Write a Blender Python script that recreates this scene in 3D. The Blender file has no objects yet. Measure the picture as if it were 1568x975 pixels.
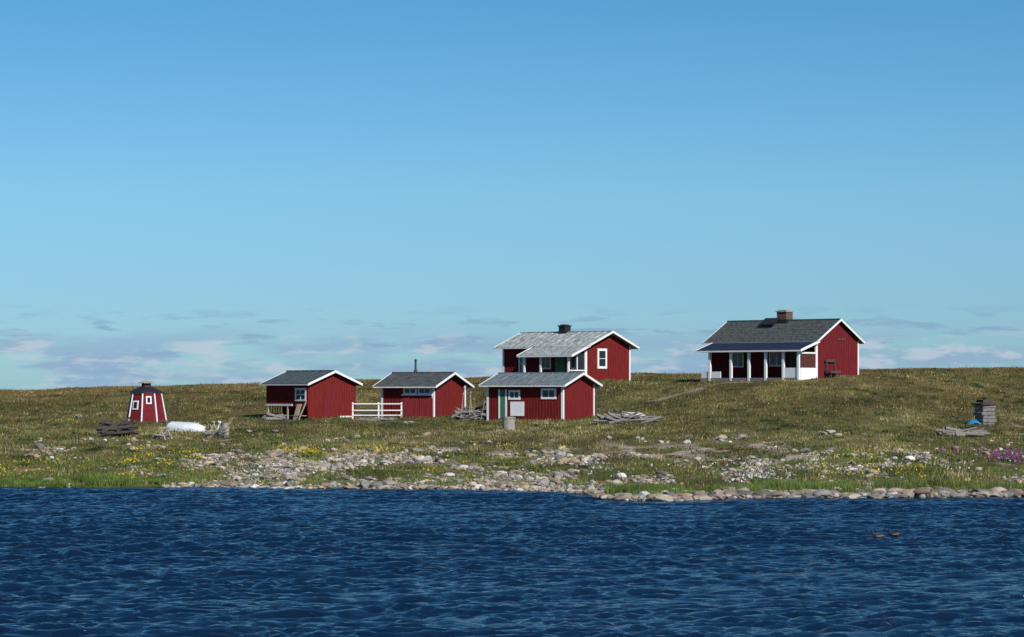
import bpy, bmesh, math, random
import numpy as np
from mathutils import Vector, Matrix
rng=np.random.default_rng(7); random.seed(7)
F=4355.0; CH=3.4
sc=bpy.context.scene
# ------------------------------------------------------------------ noise / terrain
_p=rng.random((256,256))
def vn(x,y,s):
    x=np.asarray(x,float)/s; y=np.asarray(y,float)/s
    xi=np.floor(x).astype(int); yi=np.floor(y).astype(int)
    fx=x-xi; fy=y-yi; fx=fx*fx*(3-2*fx); fy=fy*fy*(3-2*fy)
    a=_p[xi%256,yi%256]; b=_p[(xi+1)%256,yi%256]; c=_p[xi%256,(yi+1)%256]; d=_p[(xi+1)%256,(yi+1)%256]
    return (a*(1-fx)+b*fx)*(1-fy)+(c*(1-fx)+d*fx)*fy
def fbm(x,y,s,o=3):
    r=0;a=1;t=0
    for i in range(o):
        r=r+a*vn(np.asarray(x)+37.1*i,np.asarray(y)+91.7*i,s/2**i); t+=a; a*=.55
    return r/t
cols=np.array([-1500,0,300,600,850,980,1100,1300,1568,3000.])
ucol=(cols-784)/F
rowsY=np.array([110,130,150,180,195,210,240,300,500,1200,2500.])
T=np.array([
 [.3,.3,.3,.3,.3,.34,.36,.38,.38,.35],
 [.75,.75,.72,.72,.75,.8,.82,.85,.8,.8],
 [1.1,1.1,1.1,1.15,1.2,1.35,1.45,1.5,1.3,1.3],
 [1.6,1.7,1.7,1.75,2.0,2.4,3.0,3.3,2.6,2.5],
 [2.2,2.3,2.4,2.6,3.5,3.8,4.15,4.35,3.6,3.5],
 [2.8,2.9,3.05,3.35,4.2,4.35,4.45,4.75,4.5,4.4],
 [3.45,3.5,3.94,4.38,4.72,4.93,4.85,5.28,5.5,5.4],
 [3.2,3.2,3.6,4.1,4.4,4.6,4.6,4.9,5.1,5.1],
 [3.0,3.0,3.0,3.1,3.2,3.3,3.3,3.4,3.4,3.4],
 [2,2,2,2,2,2,2,2,2,2.],
 [-3,-3,-3,-3,-3,-3,-3,-3,-3,-3.]])
sh_px=np.array([-1500,0,230,300,500,700,860,900,925,1000,1200,1568,3000.])
sh_Y=np.array([102,101.4,101.6,102,100.5,99,97,94.8,90.2,89.4,91,91.8,90.])
def base_z(x,y):
    x=np.asarray(x,float); y=np.asarray(y,float)
    u=x/np.maximum(y,40); px=784+F*u
    ys=np.interp(px,sh_px,sh_Y)+(vn(x,y*0,2.3)-.5)*1.0+(vn(x+9,y*0,.9)-.5)*.5
    ci=np.clip(np.searchsorted(ucol,u)-1,0,len(ucol)-2)
    t=np.clip((u-ucol[ci])/(ucol[ci+1]-ucol[ci]),0,1)
    t=t*t*(3-2*t)
    z=np.zeros_like(y+x)
    c0=T[:,ci]*(1-t)+T[:,ci+1]*t      # rows x N
    z=np.where(y<ys,np.maximum((y-ys)*.12,-3),0)
    m=(y>=ys)&(y<110); z=np.where(m,c0[0]*np.clip((y-ys)/(110-ys),0,1)**.8,z)
    for i in range(len(rowsY)-1):
        m=(y>=rowsY[i])&(y<rowsY[i+1]); tt=np.clip((y-rowsY[i])/(rowsY[i+1]-rowsY[i]),0,1)
        z=np.where(m,c0[i]*(1-tt)+c0[i+1]*tt,z)
    z=np.where(y>=rowsY[-1],-3,z)
    return z
anch=[(224,647,178),(472,643,178),(540,638,181),(402,641,181),(664,637,178),(711,635,181),(583,640,181),(862,643,172),(912,636,176),(745,641,177),
      (897,584,203),(968,584,207),(800,584,208),(1250,581,190),(1325,572,194),(1087,583,196),(1215,584,188)]
A=np.array([((px-784)/F*Y,Y,CH-(py-600)*Y/F) for px,py,Y in anch])
res=A[:,2]-base_z(A[:,0],A[:,1])
SG=5.0
K=np.exp(-((A[:,None,0]-A[None,:,0])**2+(A[:,None,1]-A[None,:,1])**2)/(2*SG*SG))
wts=np.linalg.solve(K+np.eye(len(A))*.03,res)
def G(x,y):
    x=np.atleast_1d(np.asarray(x,float)); y=np.atleast_1d(np.asarray(y,float))
    x,y=np.broadcast_arrays(x,y); sh=x.shape; x=x.ravel(); y=y.ravel()
    z=base_z(x,y)
    k=np.exp(-((x[:,None]-A[None,:,0])**2+(y[:,None]-A[None,:,1])**2)/(2*SG*SG))
    z=z+k@wts
    f=np.clip((y-90)/20,0.3,1)*np.clip((3000-y)/100,0,1)
    z=z+((fbm(x,y,5,2)-.5)*.2+(vn(x,y,1.1)-.5)*.09+(fbm(x+8,y,14,2)-.5)*.3*np.clip((y-105)/20,0,1))*f*(z>-.3)
    return z.reshape(sh)
def g1(x,y): return float(G(x,y)[0])
_YS=np.arange(88,262,.25)
def site(px,py):
    """survey helper: ground point seen at a bearing / depression"""
    X=(px-784)/F*_YS; Z=G(X,_YS); row=600-F*(Z-CH)/_YS
    ok=np.where(row<=py)[0]
    i=ok[0] if len(ok) else len(_YS)-1
    return (float(X[i]),float(_YS[i]),float(Z[i]))
# ------------------------------------------------------------------ materials
def newmat(name):
    m=bpy.data.materials.new(name); m.use_nodes=True
    nt=m.node_tree; b=nt.nodes['Principled BSDF']; return m,nt,b
def N(nt,t,**k):
    n=nt.nodes.new(t)
    for a,v in k.items(): setattr(n,a,v)
    return n
def mat(name,col,rough=.75,var=.25,scale=3.0,stretch=(1,1,1),bump=0,spec=.3,col2=None,metal=0):
    m,nt,b=newmat(name)
    tc=N(nt,'ShaderNodeTexCoord'); mp=N(nt,'ShaderNodeMapping'); mp.inputs['Scale'].default_value=stretch
    nz=N(nt,'ShaderNodeTexNoise'); nz.inputs['Scale'].default_value=scale; nz.inputs['Detail'].default_value=6; nz.inputs['Roughness'].default_value=.65
    nt.links.new(tc.outputs['Object'],mp.inputs['Vector']); nt.links.new(mp.outputs[0],nz.inputs['Vector'])
    r=N(nt,'ShaderNodeValToRGB'); r.color_ramp.elements[0].position=.32; r.color_ramp.elements[1].position=.68
    c2=col2 or tuple(min(1,c*(1+var)) for c in col); c1=tuple(c*(1-var) for c in col) if not col2 else col
    r.color_ramp.elements[0].color=(*c1,1); r.color_ramp.elements[1].color=(*c2,1)
    nt.links.new(nz.outputs['Fac'],r.inputs['Fac']); nt.links.new(r.outputs[0],b.inputs['Base Color'])
    b.inputs['Roughness'].default_value=rough; b.inputs['Specular IOR Level'].default_value=spec; b.inputs['Metallic'].default_value=metal
    if bump:
        bp=N(nt,'ShaderNodeBump'); bp.inputs['Strength'].default_value=bump; bp.inputs['Distance'].default_value=.03
        nt.links.new(nz.outputs['Fac'],bp.inputs['Height']); nt.links.new(bp.outputs[0],b.inputs['Normal'])
    return m
def attr_mat(name,rough=.9,noise=(20,.35),spec=.1,bump=0,transl=0):
    m,nt,b=newmat(name)
    at=N(nt,'ShaderNodeAttribute'); at.attribute_name='Col'
    tc=N(nt,'ShaderNodeTexCoord'); nz=N(nt,'ShaderNodeTexNoise'); nz.inputs['Scale'].default_value=noise[0]; nz.inputs['Detail'].default_value=8; nz.inputs['Roughness'].default_value=.7
    nt.links.new(tc.outputs['Object'],nz.inputs['Vector'])
    mr=N(nt,'ShaderNodeMapRange'); mr.inputs[1].default_value=.3; mr.inputs[2].default_value=.7; mr.inputs[3].default_value=1-noise[1]; mr.inputs[4].default_value=1+noise[1]
    nt.links.new(nz.outputs['Fac'],mr.inputs[0])
    vm=N(nt,'ShaderNodeVectorMath',operation='SCALE'); nt.links.new(at.outputs['Color'],vm.inputs[0]); nt.links.new(mr.outputs[0],vm.inputs['Scale'])
    nt.links.new(vm.outputs[0],b.inputs['Base Color']); b.inputs['Roughness'].default_value=rough; b.inputs['Specular IOR Level'].default_value=spec
    if bump:
        bp=N(nt,'ShaderNodeBump'); bp.inputs['Strength'].default_value=bump; bp.inputs['Distance'].default_value=.05
        nt.links.new(nz.outputs['Fac'],bp.inputs['Height']); nt.links.new(bp.outputs[0],b.inputs['Normal'])
    return m
M_red=mat('red_boards',(.165,.019,.018),.9,.4,5,(6,6,.35),.3,.1)
M_red2=mat('red_boards_weathered',(.15,.018,.022),.9,.45,5,(6,6,.3),.3,.1)
M_white=mat('white_paint',(.78,.78,.76),.6,.1,8)
M_cream=mat('sun_bleached_wood',(.42,.34,.24),.85,.3,6,(4,4,.6))
M_glass=mat('window_glass',(.012,.015,.02),.12,.3,2,spec=.6)
M_brown=mat('reddish_reflection_glass',(.08,.03,.02),.3,.5,6)  # reddish reflection in the pane, painted into the base colour
M_dark=mat('dark_interior',(.012,.01,.01),.9,.2,4)
M_green=mat('green_door_paint',(.06,.16,.1),.7,.2,4)
M_gray=mat('weathered_gray_wood',(.22,.2,.18),.9,.45,5,(1,6,6),.4)
M_darkwood=mat('dark_driftwood',(.07,.058,.05),.9,.5,5,(1,5,5),.4)
M_conc=mat('concrete',(.3,.28,.24),.9,.3,6,bump=.3)
M_black=mat('black_metal',(.02,.02,.022),.6,.2,6)
M_navy=mat('navy_roof_felt',(.018,.03,.055),.7,.4,3,(1,3,1),spec=.15)
M_roof_dark=mat('dark_roof_felt',(.035,.042,.045),.8,.45,2.2,(3,1,1),.3,.15,col2=(.11,.12,.12))
M_roof_c1=mat('gray_roof_felt',(.07,.09,.095),.8,.25,2.0,(3,1,1),.2,.15)
M_roof_c3=mat('worn_roof_sheet',(.06,.08,.085),.7,.5,2.2,(.5,5,1),.3,.2,col2=(.23,.27,.27))
M_roof_c4=mat('pale_streaked_roof',(.06,.07,.07),.7,.3,2.6,(.7,3.2,1),.3,.2,col2=(.56,.6,.56))  # dark gray base broken up by pale streaks
M_roof_c5=mat('roof_shingles',(.025,.03,.03),.85,.4,3.0,(1,3,1),.5,.15,col2=(.13,.145,.135))
M_boat=mat('white_boat_hull',(.72,.73,.73),.5,.12,3)
M_dinghy=mat('faded_dinghy_hull',(.5,.48,.44),.7,.25,3)
M_tarp=mat('blue_tarp',(.03,.2,.4),.6,.3,5)
M_stone=mat('gray_stone',(.17,.165,.16),.9,.4,5,bump=.4)
def brick_mat():
    m,nt,b=newmat('chimney_brick'); tc=N(nt,'ShaderNodeTexCoord'); mp=N(nt,'ShaderNodeMapping'); mp.inputs['Rotation'].default_value=(math.radians(90),0,0)
    br=N(nt,'ShaderNodeTexBrick'); br.inputs['Scale'].default_value=3; br.inputs['Color1'].default_value=(.16,.06,.04,1); br.inputs['Color2'].default_value=(.05,.035,.03,1); br.inputs['Mortar'].default_value=(.17,.15,.13,1)
    nt.links.new(tc.outputs['Object'],mp.inputs[0]); nt.links.new(mp.outputs[0],br.inputs['Vector']); nt.links.new(br.outputs[0],b.inputs['Base Color']); b.inputs['Roughness'].default_value=.9
    return m
M_brick=brick_mat()
# ------------------------------------------------------------------ mesh helpers
def np_mesh(name,v,f,m,col=None,smooth=False):
    me=bpy.data.meshes.new(name); v=np.ascontiguousarray(v,dtype=np.float32); f=np.ascontiguousarray(f,dtype=np.int32)
    me.vertices.add(len(v)); me.vertices.foreach_set('co',v.ravel())
    k=f.shape[1]; me.loops.add(f.size); me.loops.foreach_set('vertex_index',f.ravel())
    me.polygons.add(len(f)); me.polygons.foreach_set('loop_start',np.arange(len(f),dtype=np.int32)*k)
    me.polygons.foreach_set('use_smooth',np.full(len(f),smooth))
    me.update(calc_edges=True)
    if col is not None:
        ca=me.color_attributes.new('Col','FLOAT_COLOR','POINT'); c=np.ones((len(v),4),np.float32); c[:,:3]=col; ca.data.foreach_set('color',c.ravel())
    me.materials.append(m); o=bpy.data.objects.new(name,me); sc.collection.objects.link(o); return o
class MB:
    def __init__(s): s.v=[]; s.f=[]
    def hexa(s,p):
        n=len(s.v); s.v+= [tuple(q) for q in p]
        s.f+=[tuple(n+i for i in q) for q in ((0,3,2,1),(4,5,6,7),(0,1,5,4),(1,2,6,5),(2,3,7,6),(3,0,4,7))]; return s
    def box(s,x0,x1,y0,y1,z0,z1):
        s.hexa([(x0,y0,z0),(x1,y0,z0),(x1,y1,z0),(x0,y1,z0),(x0,y0,z1),(x1,y0,z1),(x1,y1,z1),(x0,y1,z1)]); return s
    def prism(s,poly,off):
        n=len(s.v); k=len(poly); s.v+=[tuple(p) for p in poly]+[tuple(Vector(p)+Vector(off)) for p in poly]
        s.f.append(tuple(range(n,n+k))); s.f.append(tuple(range(n+2*k-1,n+k-1,-1)))
        for i in range(k):
            j=(i+1)%k; s.f.append((n+i,n+k+i,n+k+j,n+j))
        return s
    def cyl(s,p0,p1,r0,r1=None,n=8):
        r1=r0 if r1 is None else r1; p0=Vector(p0);p1=Vector(p1); d=(p1-p0).normalized(); a=d.orthogonal().normalized(); b=d.cross(a); m=len(s.v)
        for P,r in((p0,r0),(p1,r1)):
            for i in range(n):
                t=2*math.pi*i/n; s.v.append(tuple(P+(a*math.cos(t)+b*math.sin(t))*r))
        for i in range(n): s.f.append((m+i,m+(i+1)%n,m+n+(i+1)%n,m+n+i))
        s.f.append(tuple(m+n-1-i for i in range(n))); s.f.append(tuple(m+n+i for i in range(n))); return s
    def obj(s,name,m,parent=None,bevel=0,smooth=False):
        me=bpy.data.meshes.new(name); me.from_pydata(s.v,[],s.f); bm=bmesh.new(); bm.from_mesh(me); bmesh.ops.recalc_face_normals(bm,faces=bm.faces); bm.to_mesh(me); bm.free()
        me.materials.append(m)
        if smooth: me.polygons.foreach_set('use_smooth',[True]*len(me.polygons))
        o=bpy.data.objects.new(name,me); sc.collection.objects.link(o)
        if parent: o.parent=parent
        if bevel:
            b=o.modifiers.new('bevel','BEVEL'); b.width=bevel; b.segments=1
        return o
def empty(name,loc,rot=0):
    e=bpy.data.objects.new(name,None); e.location=loc; e.rotation_euler=(0,0,rot); sc.collection.objects.link(e); e.empty_display_size=.5; return e
# ------------------------------------------------------------------ cottages
class Cottage:
    def __init__(s,name,cpx,cpy,Y,adeg,W,L,H,rise,ox,oy,wall,roof,corners=True,lift=0,ribs=.5,fascia=True,base_dark=True):
        s.px=cpx; s.py=cpy; s.k=F/Y; a=math.radians(adeg); s.sa=math.sin(a); s.ca=math.cos(a)
        s.W,s.L,s.H,s.ox,s.oy=W,L,H,ox,oy; s.sl=rise/(W/2); s.rise=rise
        s.e=empty(name,((cpx-784)/F*Y,Y,CH-(cpy-600)*Y/F),a); e=s.e
        zb=lift if lift else -.9
        w=MB().prism([(0,0,zb),(W,0,zb),(W,0,H),(W/2,0,H+rise),(0,0,H)],(0,L,0))
        if lift:
            w.box(1.3,W,.1,L-.02,-.9,lift); w.box(0,W,-.004,.096,-.9,lift); 
        w.obj('walls',wall,e)
        b=MB(); x=.1
        while x<W-.05:
            zt=H+s.sl*min(x,W-x)-.03; b.box(x-.022,x+.022,-.024,0,-.85,zt); b.box(x-.022,x+.022,L,L+.024,-.85,zt); x+=.21
        y=.14
        while y<L-.05:
            b.box(-.024,0,y-.022,y+.022,zb+.01,H-.01); b.box(W,W+.024,y-.022,y+.022,-.85,H-.01); y+=.21
        b.obj('wall_battens',wall,e)
        t=.07; o=.006; ze=H-s.sl*ox+o; zr=H+rise+o
        MB().prism([(-ox,-oy,ze),(W/2,-oy,zr),(W+ox,-oy,ze),(W+ox,-oy,ze+t),(W/2,-oy,zr+t),(-ox,-oy,ze+t)],(0,L+2*oy,0)).obj('roof',roof,e)
        r=MB(); y=-oy+ribs
        while ribs and y<L+oy-.1:
            for sx in(0,1):
                xa=-ox if sx==0 else W+ox
                r.hexa([(xa,y-.02,ze+t),(W/2,y-.02,zr+t),(W/2,y+.02,zr+t),(xa,y+.02,ze+t),(xa,y-.02,ze+t+.035),(W/2,y-.02,zr+t+.035),(W/2,y+.02,zr+t+.035),(xa,y+.02,ze+t+.035)])
            y+=ribs*random.uniform(.9,1.1)
        r.box(W/2-.1,W/2+.1,-oy,L+oy,zr+t-.03,zr+t+.045)
        r.obj('roof_ribs_and_ridge_cap',roof,e)
        g=MB()
        for y0,y1 in((-oy-.035,-oy-.003),(L+oy+.003,L+oy+.035)):
            for xa in(-ox-.01,W+ox+.01):
                g.hexa([(xa,y0,ze-.05),(W/2,y0,zr-.05),(W/2,y1,zr-.05),(xa,y1,ze-.05),(xa,y0,ze+t+.02),(W/2,y0,zr+t+.03),(W/2,y1,zr+t+.03),(xa,y1,ze+t+.02)])
        if fascia:
            g.box(-ox-.03,-ox-.003,-oy,L+oy,ze-.03,ze+t*.5); g.box(W+ox+.003,W+ox+.03,-oy,L+oy,ze-.05,ze+t*.6)
        g.obj('bargeboards',M_white,e)
        if corners:
            c=MB()
            for cx in((-.035,.11),(W-.11,W+.035)):
                for cy in((-.035,.11),(L-.11,L+.035)): c.box(cx[0],cx[1],cy[0],cy[1],-.88,H-.02)
            c.obj('corner_boards',M_white,e)
    def fy(s,px,d=0): return (s.px-d*s.k*s.ca-px)/(s.k*s.sa)
    def gx(s,px): return (px-s.px)/(s.k*s.ca)
    def hz(s,py): return (s.py-py)/s.k
    def fb(s,mb,face,a,b,z0,z1,off,dep):   # box on a face, standing 'off' proud
        a,b=min(a,b),max(a,b)
        if face=='F': mb.box(-off-dep,-dep+.0 if dep else 0,a,b,z0,z1)
        else: mb.box(a,b,-off-dep,0-dep,z0,z1)
    def window(s,face,a,b,z0,z1,dep=0,fr=.09,mun=(1,1),glass=None,name='window',panel=None):
        a,b=min(a,b),max(a,b); fm=MB(); gl=MB()
        s.fb(gl,face,a+fr*.5,b-fr*.5,z0+fr*.5,z1-fr*.5,.028,dep)
        for q in((a,a+fr,z0,z1),(b-fr,b,z0,z1),(a+fr,b-fr,z0,z0+fr),(a+fr,b-fr,z1-fr,z1)): s.fb(fm,face,*q,.055,dep)
        for i in range(mun[0]):
            c=a+(b-a)*(i+1)/(mun[0]+1); s.fb(fm,face,c-.022,c+.022,z0+fr,z1-fr,.045,dep)
        for i in range(mun[1]):
            c=z0+(z1-z0)*(i+1)/(mun[1]+1); s.fb(fm,face,a+fr,b-fr,c-.018,c+.018,.042,dep)
        gl.obj(name+'_glass',glass or M_glass,s.e); fm.obj(name+'_frame',M_white,s.e)
    def board(s,face,a,b,z0,z1,m,name,off=.04,dep=0):
        mb=MB(); s.fb(mb,face,a,b,z0,z1,off,dep); return mb.obj(name,m,s.e)
    def chimney(s,px,topy,w=.55,m=None,l=None):
        l=l or w
        y=(s.px+s.W/2*s.k*s.ca-px)/(s.k*s.sa); x=s.W/2; z1=s.hz(topy); z0=s.H+s.rise-.4
        MB().box(x-w/2,x+w/2,y-l/2,y+l/2,z0,z1-.12).obj('chimney',m or M_brick,s.e)
        MB().box(x-w/2-.06,x+w/2+.06,y-l/2-.06,y+l/2+.06,z1-.12,z1-.03).box(x-w/2+.08,x+w/2-.08,y-l/2+.08,y+l/2-.08,z1-.03,z1+.03).obj('chimney_cap',M_black if m is M_black else M_conc,s.e)
        MB().box(x-w/2-.05,x+w/2+.05,y-l/2-.05,y+l/2+.05,z0+.3,z0+.53).obj('chimney_flashing',M_black,s.e)
    def porch(s,d,y0,y1,zw,ze,posts,roofm,ov=.25,post=.1,floor=.12):
        e=s.e; t=.06
        sl=(zw-ze)/(d+ov)
        MB().hexa([(-d-ov,y0-s.oy,ze),(-.0,y0-s.oy,zw),(-.0,y1+.2,zw),(-d-ov,y1+.2,ze),(-d-ov,y0-s.oy,ze+t),(0,y0-s.oy,zw+t),(0,y1+.2,zw+t),(-d-ov,y1+.2,ze+t)]).obj('porch_roof',roofm,e)
        w=MB()
        for ya,yb in((y0-s.oy-.035,y0-s.oy-.003),(y1+.203,y1+.235)):
            w.hexa([(-d-ov-.02,ya,ze-.08),(-.02,ya,zw-.08),(-.02,yb,zw-.08),(-d-ov-.02,yb,ze-.08),(-d-ov-.02,ya,ze+t+.03),(-.02,ya,zw+t+.03),(-.02,yb,zw+t+.03),(-d-ov-.02,yb,ze+t+.03)])
        w.box(-d-ov-.03,-d-ov-.003,y0-s.oy,y1+.2,ze-.06,ze+.04)
        w.box(-d-.05,-d+.05,y0+.06,y1-.06,ze+sl*ov-.14,ze+sl*ov-.01)
        w.obj('porch_fascia',M_white,e)
        p=MB(); p.box(-d-post/2,-d+post/2,y0-.0,y0+post,-.5,ze+sl*ov-.005)
        for px in posts:
            y=s.fy(px,d); p.box(-d-post/2,-d+post/2,y-post/2,y+post/2,-.5,ze+sl*ov-.008)
        p.obj('porch_posts',M_white,e)
        MB().box(-d-.05,-.03,y0+.02,y1,-.6,floor).obj('porch_floor',M_gray,e)

# boat shed (left)
c=Cottage('boat_shed',472,643,178,45,4.0,4.05,2.3,.72,.28,.3,M_red,M_roof_c1,corners=False,lift=.84,ribs=.8)
c.window('F',c.fy(469),c.fy(451),c.hz(614),c.hz(594),mun=(1,1),fr=.11)
c.board('F',c.fy(446),c.fy(403),c.hz(621.5),c.hz(618.5),M_white,'white_ledge',.06)
b=MB()
for i in range(34):
    y=random.uniform(1.4,3.9); z=random.uniform(-.05,.35); b.cyl((.45+random.uniform(-.1,.1),y,z),(1.2,y+random.uniform(-.08,.08),z+random.uniform(-.04,.04)),random.uniform(.04,.08))
b.obj('stored_firewood',M_gray,c.e)
b=MB(); b.hexa([(-.5,.55,-.1),(-.45,.55,-.1),(-.45,.95,-.1),(-.5,.95,-.1),(-.1,.55,1.0),(-.05,.55,1.0),(-.05,.95,1.0),(-.1,.95,1.0)])
b.box(-.06,.02,3.8,3.92,-.5,.84); b.box(-.06,.02,1.9,2.0,-.5,.84); b.hexa([(-.75,.1,-.1),(-.7,.1,-.1),(-.7,.2,-.1),(-.75,.2,-.1),(-.06,.1,1.15),(-.03,.1,1.15),(-.03,.2,1.15),(-.06,.2,1.15)])
b.box(-.4,-.05,.1,1.2,.25,.29); b.obj('leaning_boards_and_props',M_cream,c.e)
c.board('G',1.3,2.4,.05,2.0,M_red2,'side_door',.03)
c.board('G',c.gx(517),c.gx(537),c.hz(640),c.hz(637),M_white,'white_sill',.05)
# sauna cottage
c=Cottage('sauna_cottage',664,637,178,60,3.84,3.85,1.95,.72,.4,.4,M_red,M_roof_dark,ribs=.7)
for a,b_ in((661,640),(638,617)):
    c.window('F',c.fy(a),c.fy(b_),c.hz(604),c.hz(593),mun=(1,0),fr=.1)
c.board('F',c.fy(663),c.fy(614),c.hz(605.5),c.hz(603.5),M_white,'window_ledge',.08)
yp=(c.px+c.W/2*c.k*c.ca-634)/(c.k*c.sa)
MB().cyl((c.W/2,yp,2.4),(c.W/2,yp,c.hz(551)),.07).cyl((c.W/2,yp,c.hz(551)),(c.W/2,yp,c.hz(548.5)),.13,.02).cyl((c.W/2,yp,2.6),(c.W/2,yp,2.95),.13,.11).obj('stove_pipe',M_darkwood,c.e,smooth=False)
c.board('G',c.gx(668),c.gx(676),.0,1.75,M_red2,'plank_door',.035)
# small front cottage
c=Cottage('storage_cottage',862,643,172,60,3.95,5.3,2.17,.62,.4,.35,M_red,M_roof_c3,ribs=.55)
c.window('F',c.fy(852),c.fy(829),c.hz(611),c.hz(594.5),mun=(1,0),fr=.12)
c.window('F',c.fy(797),c.fy(779),c.hz(612),c.hz(597),mun=(1,0),fr=.12)
c.board('F',c.fy(803),c.fy(782),c.hz(637),c.hz(615),M_white,'white_hatch_door',.06)
c.board('F',c.fy(774),c.fy(766),c.hz(641),c.hz(596),M_green,'green_door',.05)
c.board('F',c.fy(766),c.fy(763.5),c.hz(641),c.hz(596),M_white,'door_trim',.06)
c.board('F',c.fy(776.5),c.fy(774),c.hz(641),c.hz(596),M_white,'door_trim_b',.06)
# main cottage (centre back)
c=Cottage('main_cottage',897,584,203,50,5.15,7.73,2.6,.95,.5,.45,M_red,M_roof_c4,ribs=.6)
c.chimney(866.5,495,.62,M_black)
c.window('G',c.gx(915),c.gx(930),c.hz(564),c.hz(533),mun=(0,1),fr=.17)
sl=c.sl
c.porch(1.9,0,4.4,c.H-.02,c.H-sl*2.15,[828,803],M_roof_c4,post=.13)
mb=MB(); mb.box(-1.9,-.05,0.0,.07,-.4,.75); mb.obj('porch_side_panel',M_red,c.e)
mb=MB(); mb.box(-1.85,-.12,-.02,.0,.75,.83); mb.box(-1.0,-.92,.0,.06,.83,2.1); mb.box(-.13,-.04,-.03,.05,0,2.45); mb.obj('porch_side_frame',M_white,c.e)
mb=MB(); mb.box(-.88,-.16,.02,.04,.8,2.0); mb.obj('porch_side_glass',M_glass,c.e)
c.window('F',.5,1.4,.9,2.0,mun=(1,0)); c.board('F',1.9,2.8,.15,2.1,M_green,'front_door',.04)
c.window('F',3.2,4.2,.9,2.0,mun=(1,0)); c.window('F',c.fy(806),c.fy(795),c.hz(572),c.hz(540),mun=(1,1),fr=.13)
# right cottage with porch
c=Cottage('veranda_cottage',1250,581,190,50,5.1,8.8,2.66,1.35,.32,.28,M_red2,M_roof_c5,ribs=0)
c.chimney(1212,472,.78,M_brick)
r=MB(); 
for i in range(1,13):   # shingle courses
    x=-c.ox+(c.W/2+c.ox)*i/13; z=c.H+c.sl*x+.078
    for xx in(x,c.W-x): r.box(xx-.02,xx+.02,-c.oy,c.L+c.oy,z-.02,z+.012)
r.obj('shingle_courses',M_roof_c5,c.e)
x0=c.W/2-.75; yv=(c.px+x0*c.k*c.ca-1188)/(c.k*c.sa); z0=c.H+c.sl*x0+.2
MB().hexa([(x0-.35,yv-.6,z0-.05),(x0+.35,yv-.6,z0+.38),(x0+.35,yv+.6,z0+.38),(x0-.35,yv+.6,z0-.05),(x0-.35,yv-.6,z0),(x0+.35,yv-.6,z0+.43),(x0+.35,yv+.6,z0+.43),(x0-.35,yv+.6,z0)]).obj('solar_panel',M_black,c.e)
c.porch(2.0,0,8.1,c.H-.1,1.92,[1198,1173,1149,1123,1092],M_navy,ov=.25,post=.16)
d=2.0
w=MB(); y1=c.fy(1198,d); w.box(-d-.03,-d+.03,.17,y1-.09,-.4,.78); w.box(-d+.09,-.12,-.02,.05,-.4,.78)
w.box(-d-.03,-d+.03,c.fy(1108,d),8.0,-.4,.55); w.box(-.12,-.04,-.045,.06,-.5,2.5)
w.box(-d+.09,-.12,-.03,.05,1.72,1.82); w.obj('white_veranda_panels',M_white,c.e)
mb=MB(); mb.box(-d+.1,-.12,.0,.03,.78,1.72); mb.obj('veranda_side_glass',M_brown,c.e)
mb=MB()
for i in range(1,4): 
    x=-d+.1+(d-.22)*i/4; mb.box(x-.02,x+.02,-.01,.0,.78,1.72)
mb.box(-d+.1,-.12,-.012,-.002,1.2,1.25); mb.obj('veranda_side_bars',M_red2,c.e)
c.window('F',2.6,3.8,.9,1.9,mun=(1,0)); c.window('F',c.fy(1146),c.fy(1129),.85,1.9,mun=(1,0)); c.board('F',1.3,2.2,.1,2.1,M_darkwood,'front_door',.04)
c.board('G',c.gx(1287),c.gx(1301),c.hz(519.5),c.hz(517),M_darkwood,'name_board',.05)
mb=MB(); mb.box(c.gx(1263),c.gx(1281),-.6,-.12,c.hz(569)-.1,c.hz(567)-.02)
for q in(1264,1279): mb.box(c.gx(q),c.gx(q)+.06,-.55,-.49,-.3,c.hz(569)-.1); mb.box(c.gx(q),c.gx(q)+.06,-.2,-.14,-.3,c.hz(550))
mb.box(c.gx(1263),c.gx(1281),-.16,-.12,c.hz(554),c.hz(550)); mb.obj('wall_bench',M_darkwood,c.e)
mb=MB(); mb.box(c.gx(1270),c.gx(1325),-.05,-.026,-.6,.28); mb.obj('gray_plinth',M_conc,c.e)
# ------------------------------------------------------------------ toy lighthouse
Y=178; e=empty('wooden_lighthouse',((224-784)/F*Y,Y,CH-(647-600)*Y/F-.02))
def ring(r,z,n=8,ph=math.pi/8): return [(r*math.cos(2*math.pi*i/n+ph),r*math.sin(2*math.pi*i/n+ph),z) for i in range(n)]
def loft(mb,rings):
    n=len(mb.v); k=len(rings[0])
    for r in rings: mb.v+=r
    for j in range(len(rings)-1):
        for i in range(k): mb.f.append((n+j*k+i,n+j*k+(i+1)%k,n+(j+1)*k+(i+1)%k,n+(j+1)*k+i))
    mb.f.append(tuple(n+i for i in range(k))[::-1]); mb.f.append(tuple(n+(len(rings)-1)*k+i for i in range(k)))
PH=math.radians(-6)
mb=MB(); R0,R1,HT=1.30,.96,1.85; loft(mb,[ring(R0+.06,-.3,8,PH),ring(R1,HT,8,PH)]); mb.obj('tower_walls',M_red2,e)
mb=MB()
for i in range(8):
    a=2*math.pi*i/8+PH
    p0=Vector(((R0+.04)*math.cos(a),(R0+.04)*math.sin(a),-.2)); p1=Vector((R1*math.cos(a),R1*math.sin(a),HT)); mb.cyl(p0,p1,.055,.045,6)
mb.obj('white_corner_strips',M_white,e)
mb=MB(); loft(mb,[ring(R1+.01,HT,8,PH),ring(R1+.03,HT+.04,8,PH)]); mb.obj('cornice',M_white,e)
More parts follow.
